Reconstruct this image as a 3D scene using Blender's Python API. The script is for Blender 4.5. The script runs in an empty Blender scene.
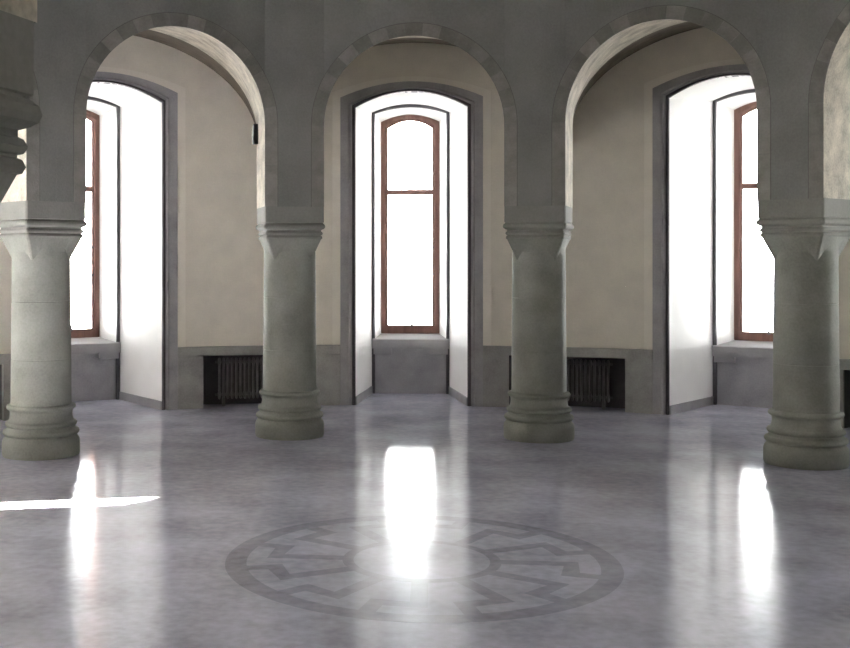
import bpy, bmesh, math, random
from mathutils import Matrix, Vector
R = math.radians
random.seed(7)
scn = bpy.context.scene
COL = scn.collection

# ------------------------------------------------------------------ sizes (metres, hall centre at the origin)
RC = 4.4            # radius of the ring of columns
RW = 6.47           # radius of the outer wall
PH = 0.27           # half side of the square impost block / pier
CORNER_F = 0.808    # pier corner, distance from the bay axis, inner face
CORNER_B = 0.948    # the same, outer face
YF, YB = 4.059, 4.581
SPRING = 2.83
Z_IMPOST = 2.10
TOP = 4.7

# ------------------------------------------------------------------ materials
def mat(name, col, rough=0.7, var=0.12, scale=3.0, col2=None, bump=0.0, fine=60.0, spec=0.4, stretch=(1,1,1), rvar=0.0):
    m = bpy.data.materials.new(name); m.use_nodes = True
    nt = m.node_tree; b = nt.nodes['Principled BSDF']
    geo = nt.nodes.new('ShaderNodeNewGeometry')
    mp = nt.nodes.new('ShaderNodeMapping'); mp.inputs['Scale'].default_value = stretch
    nt.links.new(geo.outputs['Position'], mp.inputs['Vector'])
    n1 = nt.nodes.new('ShaderNodeTexNoise'); n1.inputs['Scale'].default_value = scale; n1.inputs['Detail'].default_value = 6
    n2 = nt.nodes.new('ShaderNodeTexNoise'); n2.inputs['Scale'].default_value = fine; n2.inputs['Detail'].default_value = 3
    for n in (n1, n2): nt.links.new(mp.outputs['Vector'], n.inputs['Vector'])
    mx = nt.nodes.new('ShaderNodeMath'); mx.operation = 'MULTIPLY_ADD'
    nt.links.new(n2.outputs['Fac'], mx.inputs[0]); mx.inputs[1].default_value = 0.5
    nt.links.new(n1.outputs['Fac'], mx.inputs[2])
    rmp = nt.nodes.new('ShaderNodeValToRGB')
    c2 = col2 or tuple(c * (1 - 2 * var) for c in col)
    rmp.color_ramp.elements[0].position = 0.45; rmp.color_ramp.elements[0].color = (*c2, 1)
    rmp.color_ramp.elements[1].position = 1.0; rmp.color_ramp.elements[1].color = (*(min(1, c * (1 + var)) for c in col), 1)
    nt.links.new(mx.outputs[0], rmp.inputs['Fac'])
    nt.links.new(rmp.outputs['Color'], b.inputs['Base Color'])
    b.inputs['Roughness'].default_value = rough
    b.inputs['Specular IOR Level'].default_value = spec
    if rvar:
        r2 = nt.nodes.new('ShaderNodeMapRange'); r2.inputs['To Min'].default_value = rough - rvar; r2.inputs['To Max'].default_value = rough + rvar
        r2.inputs['From Min'].default_value = 0.3; r2.inputs['From Max'].default_value = 0.7
        nt.links.new(n1.outputs['Fac'], r2.inputs['Value']); nt.links.new(r2.outputs['Result'], b.inputs['Roughness'])
    if bump:
        bp = nt.nodes.new('ShaderNodeBump'); bp.inputs['Strength'].default_value = bump; bp.inputs['Distance'].default_value = 0.01
        nt.links.new(mx.outputs[0], bp.inputs['Height']); nt.links.new(bp.outputs['Normal'], b.inputs['Normal'])
    return m

M = {}
M['column']  = mat('green_grey_sandstone', (0.262, 0.267, 0.236), 0.75, 0.15, 3.5, bump=0.2)
M['arcade']  = mat('arcade_sandstone', (0.225, 0.225, 0.21), 0.85, 0.12, 2.0, bump=0.2)
M['impost']  = mat('impost_sandstone', (0.25, 0.248, 0.225), 0.8, 0.12, 3.0, bump=0.2)
M['ring']    = mat('arch_sandstone', (0.235, 0.228, 0.205), 0.85, 0.13, 9.0, bump=0.3)
M['soffit']  = mat('arch_soffit_lit_stone', (0.58, 0.53, 0.44), 0.85, 0.25, 7.0, bump=0.3)  # same stone as the arcade, its light painted in as a paler colour
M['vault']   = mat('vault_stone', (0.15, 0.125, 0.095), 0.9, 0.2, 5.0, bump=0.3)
M['plaster'] = mat('cream_plaster', (0.77, 0.725, 0.64), 0.9, 0.05, 4.0, bump=0.05)
M['border']  = mat('border_plaster', (0.83, 0.79, 0.71), 0.9, 0.04, 4.0)
M['mortar']  = mat('dark_mortar', (0.10, 0.095, 0.085), 0.9, 0.1, 8.0)
M['white']   = mat('white_plaster', (0.86, 0.85, 0.84), 0.85, 0.02, 4.0)
M['stone']   = mat('grey_limestone', (0.38, 0.37, 0.385), 0.6, 0.12, 5.0, bump=0.1)
M['dado']    = mat('grey_green_limestone', (0.35, 0.345, 0.33), 0.6, 0.14, 5.0, bump=0.1)
M['darkstone_shade'] = mat('dark_jamb_stone_groove_shade', (0.10, 0.095, 0.105), 0.6, 0.1, 6.0)
M['sill']    = mat('pale_sill_stone', (0.36, 0.35, 0.36), 0.5, 0.08, 6.0)
M['wood']    = mat('red_brown_wood', (0.21, 0.11, 0.09), 0.5, 0.2, 4.0, fine=90, stretch=(6, 6, .6))
M['floor']   = mat('polished_grey_marble', (0.54, 0.54, 0.655), 0.15, 0.19, 1.6, fine=16.0, bump=0.009, spec=0.34, rvar=0.03)
M['inlay']   = mat('dark_green_marble', (0.41, 0.415, 0.495), 0.16, 0.2, 1.6, fine=16, bump=0.009, spec=0.34, rvar=0.03)
M['iron']    = mat('dark_cast_iron', (0.17, 0.155, 0.168), 0.5, 0.15, 8.0)
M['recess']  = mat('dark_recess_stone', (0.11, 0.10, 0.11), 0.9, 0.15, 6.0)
M['plastic'] = mat('black_plastic', (0.03, 0.03, 0.03), 0.4, 0.1, 10.0)
nt = M['ring'].node_tree; b = nt.nodes['Principled BSDF']; src = b.inputs['Base Color'].links[0].from_socket
ge = nt.nodes.new('ShaderNodeNewGeometry'); mr_ = nt.nodes.new('ShaderNodeMapRange'); mr_.inputs['To Min'].default_value = .78; mr_.inputs['To Max'].default_value = 1.18
hs = nt.nodes.new('ShaderNodeHueSaturation'); nt.links.new(ge.outputs['Random Per Island'], mr_.inputs['Value']); nt.links.new(mr_.outputs['Result'], hs.inputs['Value'])
nt.links.new(src, hs.inputs['Color']); nt.links.new(hs.outputs['Color'], b.inputs['Base Color'])
g = bpy.data.materials.new('window_glass'); g.use_nodes = True
nt = g.node_tree; nt.nodes.clear()
out = nt.nodes.new('ShaderNodeOutputMaterial'); tr = nt.nodes.new('ShaderNodeBsdfTransparent'); gl = nt.nodes.new('ShaderNodeBsdfGlossy')
gl.inputs['Roughness'].default_value = 0.02; mix = nt.nodes.new('ShaderNodeMixShader'); fr = nt.nodes.new('ShaderNodeFresnel'); fr.inputs['IOR'].default_value = 1.45
tr.inputs['Color'].default_value = (.97, .98, .97, 1)
nt.links.new(fr.outputs[0], mix.inputs[0]); nt.links.new(tr.outputs[0], mix.inputs[1]); nt.links.new(gl.outputs[0], mix.inputs[2]); nt.links.new(mix.outputs[0], out.inputs['Surface'])
M['glass'] = g

# ------------------------------------------------------------------ helpers
class MB:
    def __init__(s): s.v = []; s.f = []
    def add(s, verts, faces):
        o = len(s.v); s.v += [tuple(p) for p in verts]; s.f += [tuple(i + o for i in f) for f in faces]
    def box(s, c, d, rz=0):
        x, y, z = (k / 2 for k in d)
        pts = [Vector((sx * x, sy * y, sz * z)) for sz in (-1, 1) for sy in (-1, 1) for sx in (-1, 1)]
        m = Matrix.Rotation(rz, 3, 'Z')
        s.add([m @ p + Vector(c) for p in pts], [(0,2,3,1),(4,5,7,6),(0,1,5,4),(2,6,7,3),(0,4,6,2),(1,3,7,5)])
    def grid(s, rows, close=False):
        n = len(rows[0]); o = len(s.v)
        for r in rows: s.v += [tuple(p) for p in r]
        for i in range(len(rows) - 1):
            for j in range(n if close else n - 1):
                k = (j + 1) % n
                s.f.append((o+i*n+j, o+i*n+k, o+(i+1)*n+k, o+(i+1)*n+j))
        return o
    def cap(s, pts):
        s.add(pts, [tuple(range(len(pts)))])
    def build(s, name, m, parent=None, bevel=0, smooth=False, weld=True, ang=35):
        me = bpy.data.meshes.new(name); me.from_pydata(s.v, [], s.f)
        bm = bmesh.new(); bm.from_mesh(me)
        if weld: bmesh.ops.remove_doubles(bm, verts=bm.verts, dist=1e-5)
        bmesh.ops.recalc_face_normals(bm, faces=bm.faces)
        if smooth:
            for f in bm.faces: f.smooth = True
            for e in bm.edges:
                if len(e.link_faces) == 2 and e.calc_face_angle(0) > R(ang): e.smooth = False
        bm.to_mesh(me); bm.free()
        o = bpy.data.objects.new(name, me); COL.objects.link(o); me.materials.append(m)
        if parent: o.parent = parent
        if bevel:
            b = o.modifiers.new('soft_edges', 'BEVEL'); b.width = bevel; b.segments = 2; b.limit_method = 'ANGLE'
        return o

def empty(name, loc=(0,0,0), rz=0):
    o = bpy.data.objects.new(name, None); COL.objects.link(o); o.location = loc; o.rotation_euler = (0, 0, rz); o.empty_display_size = .2
    return o
def tag(o, label=None, cat=None, group=None, kind=None):
    if label: o['label'] = label
    if cat: o['category'] = cat
    if group: o['group'] = group
    if kind: o['kind'] = kind
    return o
def rot(a, x, y, z):
    c, s = math.cos(a), math.sin(a)
    return (c * x - s * y, s * x + c * y, z)
def copy_tree(root, children):
    r = root.copy(); COL.objects.link(r)
    for ch in children(root):
        c = ch.copy(); COL.objects.link(c); c.parent = r
        for g2 in children(ch):
            d = g2.copy(); COL.objects.link(d); d.parent = c
    return r
KIDS = {}
def kids(o): return KIDS.get(o.name, [])

# ------------------------------------------------------------------ floor
m = MB(); N = 96
m.cap([(8.7 * math.cos(2*math.pi*i/N), 8.7 * math.sin(2*math.pi*i/N), 0) for i in range(N)])
tag(m.build('floor', M['floor']), 'polished grey marble floor of the round hall', kind='structure')

# inlay ring with angular rays in the centre of the floor
m = MB(); H = 0.0005
def annulus(r0, r1, n=96):
    rows = [[(r*math.cos(2*math.pi*i/n), r*math.sin(2*math.pi*i/n), z) for i in range(n)] for r, z in ((r0, 0), (r0, H), (r1, H), (r1, 0))]
    m.grid(rows, close=True)
annulus(0.95, 1.065); annulus(0.37, 0.43, 64)
w = 0.043
for k in range(12):
    a1 = R(-90 + 28 + 30*k); a2 = a1 - R(14.5)
    def pol(r, a, off=0): return (r*math.cos(a) - off*math.sin(a), r*math.sin(a) + off*math.cos(a))
    r_in, r_el, r_out = 0.425, 0.80, 0.955
    pl = [pol(r_in, a1, w), pol(r_el + w, a1, w), pol(r_el + w, a2, w), pol(r_out, a2, w)]
    pr = [pol(r_in, a1, -w), pol(r_el - w, a1, -w), pol(r_el - w, a2, -w), pol(r_out, a2, -w)]
    # left edge of the inner bar meets the outer edge of the step, the right edge the inner one
    m.add([(x, y, H) for x, y in pl + pr], [(i, i+1, i+5, i+4) for i in range(3)])
o = m.build('floor_inlay', M['inlay'])
tag(o, 'round dark marble inlay with angular rays set in the middle of the floor', 'floor inlay', kind='thing')

# ------------------------------------------------------------------ columns
def lathe(profile, n=56, cap_top=True, cap_bot=True):
    mb = MB()
    rows = [[(r*math.cos(2*math.pi*i/n), r*math.sin(2*math.pi*i/n), z) for i in range(n)] for r, z in profile]
    mb.grid(rows, close=True)
    if cap_top: mb.cap(rows[-1])
    if cap_bot: mb.cap(rows[0][::-1])
    return mb
def bead(r, z, rad, n=6):
    return [(r + rad*math.cos(t), z + rad*math.sin(t)) for t in [(-90 + 180*i/n)*math.pi/180 for i in range(n+1)]]
def square_rows(profile, ch=0.012):
    rows = []
    for h, z in profile:
        c = h - ch
        rows.append([(h, -c, z), (h, c, z), (c, h, z), (-c, h, z), (-h, c, z), (-h, -c, z), (-c, -h, z), (c, -h, z)])
    return rows

prof_base = [(0.312, 0.0), (0.318, 0.02), (0.318, 0.11), (0.312, 0.135), (0.300, 0.150), (0.296, 0.158)]
prof_base += [(0.290, 0.166)] + bead(0.290, 0.195, 0.023) + [(0.282, 0.222), (0.277, 0.236)] + bead(0.272, 0.264, 0.022) + [(0.264, 0.290), (0.256, 0.32), (0.2545, 0.35), (0.257, 0.376)] + bead(0.262, 0.402, 0.021) + [(0.250, 0.427), (0.2475, 0.45)]
R_SH = 0.238
cap_z = 1.808
def make_column(name):
    root = empty(name)
    b = lathe(prof_base).build('base', M['column'], root, smooth=True, ang=50)
    sh = MB(); n = 56
    pf = [(0.2475, 0.45)]
    for zj in (0.80, 1.28): # drum joints
        rj = 0.2475 - (zj - .45) / (1.7 - .45) * (0.2475 - R_SH)
        pf += [(rj, zj - .004), (rj - .0035, zj - .001), (rj - .0035, zj + .001), (rj, zj + .004)]
    pf += [(R_SH, 1.69)]
    s = lathe(pf, n, True, True).build('shaft', M['column'], root, smooth=True, ang=20)
    # capital: square above, passing to the round shaft through broached corners
    mb = MB(); n = 96; q = 0.252
    top, bot = [], []
    for i in range(n):
        t = 2*math.pi*(i + .5)/n
        rs = min(q / max(abs(math.cos(t)), abs(math.sin(t))), q * 1.36)
        top.append((rs*math.cos(t), rs*math.sin(t), cap_z))
        zz = cap_z - 0.055 - 1.45*max(0, rs - q)
        rr = R_SH + .0015
        bot.append((rr*math.cos(t), rr*math.sin(t), zz))
    low = [(p[0]*.98, p[1]*.98, 1.66) for p in bot]
    mb.grid([low, bot, top], close=True); mb.cap(top); mb.cap(low[::-1])
    c = mb.build('capital', M['column'], root, smooth=True, ang=25)
    # impost block with three rounded fillets under it
    pf = [(0.248, 1.806), (0.255, 1.808), (0.260, 1.820), (0.255, 1.834), (0.248, 1.838), (0.248, 1.843), (0.257, 1.846), (0.263, 1.859), (0.257, 1.873), (0.249, 1.878),
          (0.249, 1.891), (0.266, 1.898), (0.278, 1.907), (0.282, 1.922), (0.278, 1.937), (0.269, 1.946), (0.264, 1.950), (0.264, 1.956), (0.270, 1.960), (0.270, Z_IMPOST)]
    mb = MB(); rows = square_rows(pf); mb.grid(rows, close=True); mb.cap(rows[-1]); mb.cap(rows[0][::-1])
    im = mb.build('impost', M['impost'], root)
    KIDS[root.name] = [b, s, c, im]
    return root
col0 = make_column('stone_column')
LABELS = {
    15: 'stone column left of the middle window, radiator recess behind its left side',
    -15: 'stone column right of the middle window, radiator recess behind its right side',
    45: 'stone column at the left edge, beside the bright streak of sunlight',
    -45: 'stone column at the right edge, hiding part of the right window',
    165: 'dark near column cut off by the upper left corner, only capital mouldings showing'}
for i, a in enumerate([15, -15, 45, -45, 165] + [75, 105, 135, -75, -105, -135, -165]):
    o = col0 if i == 0 else copy_tree(col0, kids)
    o.location = rot(R(a), 0, RC, 0); o.rotation_euler = (0, 0, R(a))
    if a in LABELS: tag(o, LABELS[a], 'column', 'columns of the round arcade', 'thing')
    else: tag(o, 'stone column of the ring, standing outside the picture frame', 'column', 'columns outside the frame', 'thing')

# ------------------------------------------------------------------ arcade wall above the columns
C15, S15 = math.cos(R(15)), math.sin(R(15))
def front(s, z, p=0.0):      # s runs along the inner face from the bay axis to the pier's centre
    sg = 1 if s >= 0 else -1; s = abs(s)
    if s <= CORNER_F: return (sg*s, YF - p, z)
    t = s - CORNER_F; return (sg*(CORNER_F + t*C15 - p*S15), YF - t*S15 - p*C15, z)
def back(s, z):
    sg = 1 if s >= 0 else -1; s = abs(s)
    if s <= CORNER_B: return (sg*s, YB, z)
    t = s - CORNER_B; return (sg*(CORNER_B + t*C15), YB - t*S15, z)
NA = 40
def arch_pts(r, spring=SPRING): return [(-r*math.cos(math.pi*i/NA), spring + r*math.sin(math.pi*i/NA)) for i in range(NA+1)]
wall = MB(); sof = MB()
for k in range(12):
    a = R(30*k)
    T = lambda p: rot(a, *p)
    for fn, r in ((front, CORNER_F), (back, CORNER_B)):
        ap = arch_pts(r)
        wall.grid([[T(fn(x, z)) for x, z in ap], [T(fn(x, TOP)) for x, z in ap]])
        for sg in (-1, 1):
            wall.grid([[T(fn(sg*r, z)), T(fn(sg*(r + PH), z))] for z in (Z_IMPOST, SPRING, TOP)])
    # reveal of the arch: jambs and curved soffit
    fa = [(-CORNER_F, Z_IMPOST)] + arch_pts(CORNER_F) + [(CORNER_F, Z_IMPOST)]
    ba = [(-CORNER_B, Z_IMPOST)] + arch_pts(CORNER_B) + [(CORNER_B, Z_IMPOST)]
    sof.grid([[T(front(x, z)) for x, z in fa], [T(back(x, z)) for x, z in ba]])
tag(wall.build('wall_arcade', M['arcade'], smooth=False), 'grey stone arcade wall above the round arches', kind='structure')
# arch rings: slightly proud voussoirs with open joints
for k in (-2, -1, 0, 1, 2):
    a = R(30*k); mb = MB(); nv = 17; wdt = 0.115; pr = 0.004
    blocks = []
    L = SPRING - Z_IMPOST
    for sg in (-1, 1):
        blocks.append([(sg, 'j', z0, z1) for z0, z1 in ((Z_IMPOST, Z_IMPOST + L*.5), (Z_IMPOST + L*.5, SPRING))])
    for row in blocks:
        for sg, _, z0, z1 in row:
            g_ = .0018
            q = [(CORNER_F + .002, z0+g_), (CORNER_F + wdt, z0+g_), (CORNER_F + wdt, z1-g_), (CORNER_F + .002, z1-g_)]
            pf = [front(sg*x, z, pr) for x, z in q]; pb = [front(sg*x, z, -.003) for x, z in q]
            mb.add([rot(a, *p) for p in pf + pb], [(0,1,2,3),(0,4,5,1),(1,5,6,2),(2,6,7,3),(3,7,4,0)])
    for v in range(nv):
        t0 = math.pi*v/nv + .0022; t1 = math.pi*(v+1)/nv - .0022; n = 5
        rows = []
        for i in range(n+1):
            t = t0 + (t1 - t0)*i/n
            pts = []
            for r, p in ((CORNER_F + .001, -.003), (CORNER_F + .001, pr), (CORNER_F + wdt, pr), (CORNER_F + wdt, -.003)):
                pts.append(rot(a, *front(-r*math.cos(t), SPRING + r*math.sin(t), p)))
            rows.append(pts)
        mb.grid(rows); mb.cap(rows[0]); mb.cap(rows[-1])
    o = mb.build('trim_%d' % (k + 4), M['ring'], weld=False)
    tag(o, 'ring of wedge shaped stones around an arch', kind='structure')
    mb = MB(); r0, r1, pj = CORNER_F + wdt, CORNER_F + wdt + .0045, .0015
    ln = lambda r: [(-r, Z_IMPOST)] + arch_pts(r) + [(r, Z_IMPOST)]
    mb.grid([[rot(a, *front(x, z, pj)) for x, z in ln(r)] for r in (r0, r1)])
    mb.build('joint', M['mortar'], o)

# ceiling over the hall and vault over the ambulatory
m = MB(); m.cap([(4.9*math.cos(R(15 + 30*i)), 4.9*math.sin(R(15 + 30*i)), TOP - .02) for i in range(12)])
tag(m.build('ceiling', M['arcade']), 'stone ceiling over the hall', kind='structure')
m = MB(); RISE = 1.2
for k in range(12):
    a = R(30*k); rows = []
    for j in range(9):
        f = j / 8; row = []
        for i in range(NA+1):
            t = math.pi*i/NA
            p0 = Vector((-CORNER_B*math.cos(t), YB, SPRING + CORNER_B*math.sin(t)))
            th = R(15)*math.cos(t)
            p1 = Vector((-(RW + .01)*math.sin(th), (RW + .01)*math.cos(th), SPRING + RISE*math.sin(t)))
            row.append(rot(a, *p0.lerp(p1, f)))
        rows.append(row)
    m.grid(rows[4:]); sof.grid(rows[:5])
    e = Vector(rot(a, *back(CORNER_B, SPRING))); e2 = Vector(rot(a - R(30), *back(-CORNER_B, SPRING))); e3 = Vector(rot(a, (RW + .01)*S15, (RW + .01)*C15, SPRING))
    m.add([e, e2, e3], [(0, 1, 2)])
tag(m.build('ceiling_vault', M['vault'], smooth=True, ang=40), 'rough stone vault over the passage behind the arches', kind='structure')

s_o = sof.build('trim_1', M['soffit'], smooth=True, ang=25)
tag(s_o, 'worn stone soffits and jambs of the arches, coloured paler as if lit', kind='structure')

# ------------------------------------------------------------------ outer wall
HW, SP0, AP0 = 0.62, 3.306, 3.485      # niche opening
def arcz(u, h, sp, ap): return sp + (ap - sp)*math.sqrt(max(0, 1 - 0)) * (1 - (u/h)**2)
def curved(u, p, z): th = u / RW; return ((RW - p)*math.sin(th), (RW - p)*math.cos(th), z)
WIN = [0, 30, -30, 60, -60, 90, -90]
REC0, REC1, ZB, ZD = R(9.5), R(20.5), 0.57, 0.67
m = MB(); ZT = 4.3
def wall_quad(a, th0, th1, zl0, zl1, zt):
    P = lambda th, z: rot(a, RW*math.sin(th), RW*math.cos(th), z)
    m.add([P(th0, zl0), P(th1, zl1), P(th1, zt), P(th0, zt)], [(0,1,2,3)])
be = HW / RW
RAD_AT = [15, -15, 45, -45, 75, -75]
for k in range(12):
    ang = 30*k if k <= 6 else 30*k - 360
    a = R(ang)
    ths = sorted(set([-R(15) + R(30)*i/20 for i in range(21)] + [-be, be, REC0, -REC0] + [be*(-1 + 2*i/16) for i in range(17)]))
    for t0, t1 in zip(ths, ths[1:]):
        tm = (t0 + t1)/2; z0 = z1 = 0
        if abs(tm) < be and ang in WIN:
            z0, z1 = arcz(t0*RW, HW, SP0, AP0), arcz(t1*RW, HW, SP0, AP0)
        elif abs(tm) > REC0:
            groin = ang + (-15 if tm > 0 else 15)
            if groin in RAD_AT: z0 = z1 = ZB
        wall_quad(a, t0, t1, z0, z1, ZT)
tag(m.build('wall_outer', M['plaster'], smooth=True), 'cream plastered round outer wall', kind='structure')

# dado: stone facing between the window surrounds, with a recess for the radiator
def slab(mb, a, u0, u1, z0, z1, p, n=6):
    rows = []
    for i in range(n+1):
        u = u0 + (u1 - u0)*i/n
        rows.append([rot(a, *curved(u, q, z)) for q, z in ((-.02, z0), (p, z0), (p, z1), (-.02, z1))])
    mb.grid(rows, close=True); mb.cap(rows[0]); mb.cap(rows[-1])
ti = 10
for gr in RAD_AT:
    a = R(gr); half = R(15)*RW; ru = (R(15) - REC0)*RW; fu = half - 0.79
    mb = MB()
    slab(mb, a, -fu, -ru, 0, ZB, .028); slab(mb, a, ru, fu, 0, ZB, .028)
    slab(mb, a, -fu, fu, ZB, ZD, .045, 12)
    tag(mb.build('trim_%d' % ti, M['dado'], bevel=.006), 'grey stone dado below the cream wall', kind='structure'); ti += 1
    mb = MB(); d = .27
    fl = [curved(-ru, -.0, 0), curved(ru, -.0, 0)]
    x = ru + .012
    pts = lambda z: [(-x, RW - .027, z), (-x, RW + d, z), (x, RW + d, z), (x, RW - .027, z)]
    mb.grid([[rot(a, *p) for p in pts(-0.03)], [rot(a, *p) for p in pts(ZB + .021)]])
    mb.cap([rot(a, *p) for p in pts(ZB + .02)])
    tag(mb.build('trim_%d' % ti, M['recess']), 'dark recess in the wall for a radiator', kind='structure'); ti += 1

# ------------------------------------------------------------------ windows
def path(h, sp, ap, z0=0.0, n=18):
    return [(-h, z0)] + [(-h + 2*h*i/n, arcz(-h + 2*h*i/n, h, sp, ap)) for i in range(n+1)] + [(h, z0)]
def make_window(name):
    root = empty(name)
    W = lambda p: (p[0], p[1] - RW, p[2])      # the root stands on the wall line
    ch = []
    # moulded stone surround
    prof = [(0, -.06), (0, .022), (.010, .032), (.026, .032), (.030, .008), (.038, .008), (.043, .034), (.056, .042), (.072, .036), (.078, .022), (.17, .022), (.17, -.01)]
    rows = []
    for t, p in prof:
        rows.append([W(curved(u, p, z)) for u, z in path(HW + t, SP0 + .65*t, AP0 + .65*t)])
    mb = MB(); mb.grid(rows[5:]); ch.append(mb.build('surround', M['stone'], root, smooth=True, ang=30))
    mb = MB(); mb.grid(rows[:6]); ch.append(mb.build('moulding', M['darkstone_shade'], root, smooth=True, ang=30))  # dark colour paints in the shade of the groove
    # plaster border outside the surround
    mb = MB(); rows = []
    for t, p in ((.168, .0), (.168, .012), (.258, .012), (.258, -.004)):
        rows.append([W(curved(u, p, z)) for u, z in path(HW + t, SP0 + .65*t, AP0 + .65*t, ZD)])
    mb.grid(rows); ch.append(mb.build('plaster_border', M['border'], root, smooth=True, ang=30))
    # splayed white reveal, with a stone skirting at its foot
    hb = .465; DB = 1.06
    mb = MB(); rows = []
    for i in range(9):
        f = i / 8; h = HW + (hb - HW)*f; y = -.04 + (DB + .04)*f
        rows.append([(u, y, z) for u, z in path(h, SP0 + (3.385 - SP0)*f, AP0)])
    mb.grid(rows); ch.append(mb.build('reveal', M['white'], root, smooth=True, ang=30))
    for sg in (-1, 1):
        mb = MB()
        q = [(HW, -.03), (hb, DB + .02), (hb - .014, DB + .02), (HW - .014, -.03)]
        mb.grid([[(sg*x, y, z) for x, y in q] for z in (0, .092)], close=True); mb.cap([(sg*x, y, .092) for x, y in q])
        ch.append(mb.build('skirting', M['stone'], root))
    # inner stone frame and the wall below the sill
    mb = MB(); rows = []
    for t, y in ((0, DB + .02), (0, DB - .02), (-.036, DB - .02), (-.04, DB + .03)):
        rows.append([(u, y, z) for u, z in path(hb + t, 3.385 + .3*t, AP0 + t)])
    mb.grid(rows); ch.append(mb.build('inner_frame', M['darkstone_shade'], root, smooth=True, ang=30))
    mb = MB(); mb.box((0, DB + .05, .29), (.93, .06, .58)); ch.append(mb.build('apron', M['stone'], root))
    # upper reveal
    mb = MB(); hi = .425; rows = []
    for i in range(5):
        f = i/4; h = hi + (.360 - hi)*f
        rows.append([(u, DB + (.52)*f + .01, z) for u, z in path(h, 3.373 + (3.33 - 3.373)*f, 3.445 + (3.42 - 3.445)*f, .66)])
    mb.grid(rows); up = mb.build('upper_reveal', M['white'], root, smooth=True, ang=30); ch.append(up)
    # sill with two brackets
    mb = MB(); 
    rows = [[(-.462, DB - .06, .545), (-.462, DB - .06, .652), (-.462, DB - .045, .662), (-.462, DB + .60, .692), (-.462, DB + .60, .545)]]
    rows.append([(-p[0], p[1], p[2]) for p in rows[0]])
    mb.grid(rows, close=True); mb.cap(rows[0]); mb.cap(rows[1][::-1])
    si = mb.build('sill', M['sill'], root); ch.append(si)
    bks = []
    for sg in (-1, 1):
        mb = MB(); mb.box((sg*.335, DB + .0, .512), (.22, .09, .075)); b_ = mb.build('bracket', M['sill'], root, bevel=.005); ch.append(b_)
    # wooden frame: jambs and arched head, bottom rail, transom, panes
    yw = DB + .50
    mb = MB(); rows = []
    for t, y in ((0, .07), (0, 0), (-.055, 0), (-.068, .012), (-.090, .016), (-.090, .07)):
        rows.append([(u, yw + y, z) for u, z in path(.365 + t, 3.335 + .9*t, 3.43 + .9*t, .70)])
    mb.grid(rows, close=False)
    mb.box((0, yw + .035, .742), (.72, .07, .10))
    fr_ = mb.build('window_frame', M['wood'], root, smooth=True, ang=30); ch.append(fr_)
    mb = MB(); mb.box((0, yw + .03, 2.455), (.60, .06, .065)); ts = mb.build('transom', M['wood'], root, bevel=.004); ch.append(ts)
    mb = MB(); mb.box((.02, yw - .012, .79), (.03, .03, .035)); mb.box((.02, yw - .03, .81), (.016, .016, .07)); ct = mb.build('catch', M['iron'], root, bevel=.003); ch.append(ct)
    for z in (1.43, 1.76):
        mb = MB(); mb.box((.245, yw + .02, z), (.10, .02, .022)); hg = mb.build('hinge', M['iron'], root); ch.append(hg)
    mb = MB(); mb.box((0, yw + .045, 1.595), (.58, .006, 1.67)); ch.append(mb.build('pane', M['glass'], root))
    mb = MB(); ps = path(.29, 3.262, 3.355, 2.48); n = len(ps)
    fr0 = [(u, yw + .042, z) for u, z in ps]; bk0 = [(u, yw + .048, z) for u, z in ps]
    mb.grid([fr0, bk0], close=True); mb.cap(fr0); mb.cap(bk0[::-1]); ch.append(mb.build('pane', M['glass'], root))
    KIDS[root.name] = ch
    return root
WLAB = {0: 'middle window in its deep white niche between the two central columns', 30: 'left window niche with red brown frame, partly behind the left column', -30: 'right window niche with wooden frame, partly behind the right column'}
w0 = make_window('window_1')
for i, a in enumerate(WIN):
    if i == 0: o = w0
    else:
        o = copy_tree(w0, kids); o.name = 'window_%d' % (i + 1)
    o.location = rot(R(a), 0, RW, 0); o.rotation_euler = (0, 0, R(a))
    tag(o, WLAB.get(a, 'window niche outside the picture frame'), kind='structure')

# ------------------------------------------------------------------ radiators in the recesses
def make_radiator():
    root = empty('radiator'); ch = []
    n = 19; pitch = .0475
    for i in range(n):
        x = (i - (n - 1)/2)*pitch; mb = MB()
        sec = [(.017*math.cos(t), .05*math.sin(t)) for t in [2*math.pi*j/12 for j in range(12)]]
        rows = []
        for k_, z in ((.35, .075), (.8, .085), (1, .11), (1, .14), (.72, .17), (.72, .44), (1, .47), (1, .50), (.8, .52), (.35, .53)):
            rows.append([(x + px*k_, py*k_, z) for px, py in sec])
        mb.grid(rows, close=True); mb.cap(rows[0][::-1]); mb.cap(rows[-1])
        ch.append(mb.build('section', M['iron'], root, smooth=True, ang=50))
    for z in (.125, .485):
        mb = MB(); L = n*pitch/2
        rows = [[(x, .014*math.cos(t), z + .014*math.sin(t)) for t in [2*math.pi*j/10 for j in range(10)]] for x in (-L - .02, L + .02)]
        mb.grid(rows, close=True); mb.cap(rows[0]); mb.cap(rows[1]); ch.append(mb.build('pipe', M['iron'], root, smooth=True, ang=50))
    for i in (1, n - 2):
        mb = MB(); mb.box(((i - (n - 1)/2)*pitch, 0, .045), (.03, .08, .09)); ch.append(mb.build('foot', M['iron'], root, bevel=.004))
    KIDS[root.name] = ch
    return root
rd = make_radiator()
RL = {15: 'dark ribbed radiator in the wall recess left of the middle window', -15: 'dark ribbed radiator in the wall recess right of the middle window',
      45: 'dark radiator in the recess behind the left edge column', -45: 'dark radiator in the recess behind the right edge column'}
for i, a in enumerate((15, -15, 45, -45)):
    o = rd if i == 0 else copy_tree(rd, kids)
    o.location = rot(R(a), 0, RW + .12, 0); o.rotation_euler = (0, 0, R(a)); tag(o, RL[a], 'radiator', 'radiators in the wall recesses')

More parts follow.
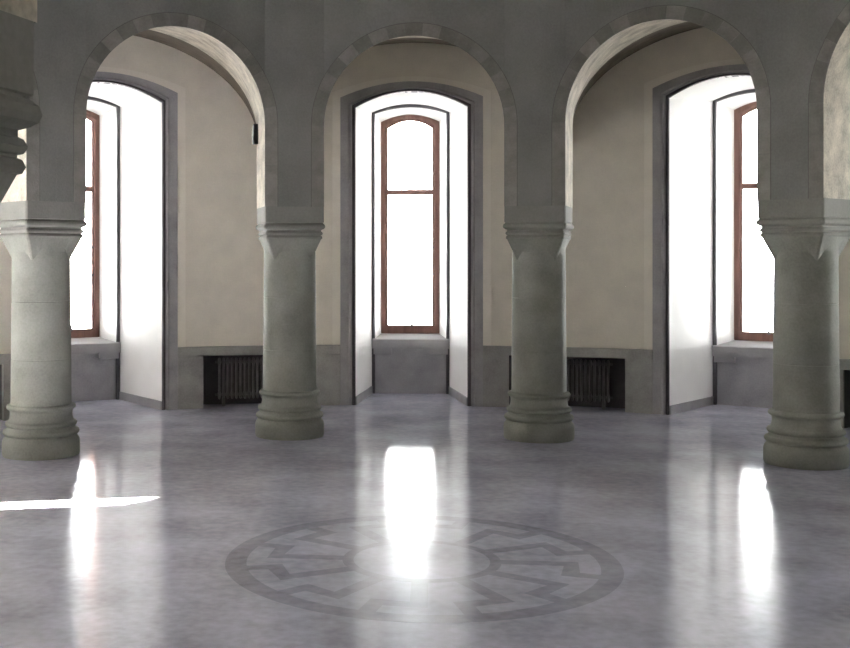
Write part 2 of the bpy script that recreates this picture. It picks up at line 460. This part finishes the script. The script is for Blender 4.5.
# small dark box on the jamb of the left arch
a = R(15); root = empty('wall_box')
root.location = rot(a, -PH - .022, RC + PH - .06, 2.70); root.rotation_euler = (0, 0, a)
mb = MB(); mb.box((0, 0, .095), (.044, .075, .19)); mb.build('housing', M['plastic'], root, bevel=.006)
mb = MB(); mb.box((-.024, 0, .05), (.008, .05, .06)); mb.build('cover', M['iron'], root, bevel=.002)
tag(root, 'small dark box fixed to the jamb at the right side of the left arch', 'wall box')

# ------------------------------------------------------------------ daylight
wd = bpy.data.worlds.new('daylight'); scn.world = wd; wd.use_nodes = True
nt = wd.node_tree; bg = nt.nodes['Background']
tc = nt.nodes.new('ShaderNodeTexCoord'); sx = nt.nodes.new('ShaderNodeSeparateXYZ'); nt.links.new(tc.outputs['Generated'], sx.inputs[0])
mr = nt.nodes.new('ShaderNodeMapRange'); mr.inputs['From Min'].default_value = -1; mr.inputs['From Max'].default_value = 1
nt.links.new(sx.outputs['Z'], mr.inputs['Value'])
rp = nt.nodes.new('ShaderNodeValToRGB'); nt.links.new(mr.outputs['Result'], rp.inputs['Fac'])
e = rp.color_ramp.elements
def stop(el_deg, v, c=(1, 1, 1)):
    p = (math.sin(R(el_deg)) + 1)/2
    x = e.new(p); x.color = (c[0]*v, c[1]*v, c[2]*v, 1)
while len(e) > 1: e.remove(e[-1])
e[0].position = 0; e[0].color = (.08, .08, .075, 1)
stop(-12, .1); stop(-6, .55); stop(0, 1.0); stop(9.8, 1.0, (1, 1, 1)); stop(10.8, .018, (.9, .96, 1.0)); stop(30, .025, (.8, .9, 1.0)); stop(89, .02, (.65, .8, 1))
nt.links.new(rp.outputs['Color'], bg.inputs['Color']); bg.inputs['Strength'].default_value = 11.0
sun = bpy.data.lights.new('sun', 'SUN'); sun.energy = 130; sun.angle = R(.5); sun.color = (1, .95, .86)
so = bpy.data.objects.new('sun', sun); COL.objects.link(so)
d = Vector((1.0, 0.25, -math.tan(R(27.3))*1.031)); so.rotation_euler = d.to_track_quat('-Z', 'Y').to_euler(); so.location = (-12, -2, 8)

# ------------------------------------------------------------------ camera
cam = bpy.data.cameras.new('camera'); co = bpy.data.objects.new('camera', cam); COL.objects.link(co)
F, CX, YH, PHI, CS, CD = 1136.9, 324.0, 256.6, R(-3.9), 0.5303, 6.1828
cam.sensor_fit = 'HORIZONTAL'; cam.sensor_width = 36; cam.lens = F/850*36
cam.shift_x = (425 - CX)/850; cam.shift_y = (YH - 324)/850
cam.clip_start = .05
px = math.cos(-PHI)*(-CS) - math.sin(-PHI)*(-CD); py = math.sin(-PHI)*(-CS) + math.cos(-PHI)*(-CD)
co.location = (px, py, 1.65); co.rotation_euler = (R(90), 0, -PHI)
scn.camera = co

scn.view_settings.view_transform = 'Standard'; scn.view_settings.look = 'None'; scn.view_settings.gamma = 1; scn.view_settings.use_curve_mapping = False
scn.view_settings.exposure = 2.95
scn.cycles.use_denoising = True
scn.cycles.max_bounces = 12; scn.cycles.diffuse_bounces = 8; scn.cycles.glossy_bounces = 5; scn.cycles.transparent_max_bounces = 12
scn.cycles.sample_clamp_indirect = 12
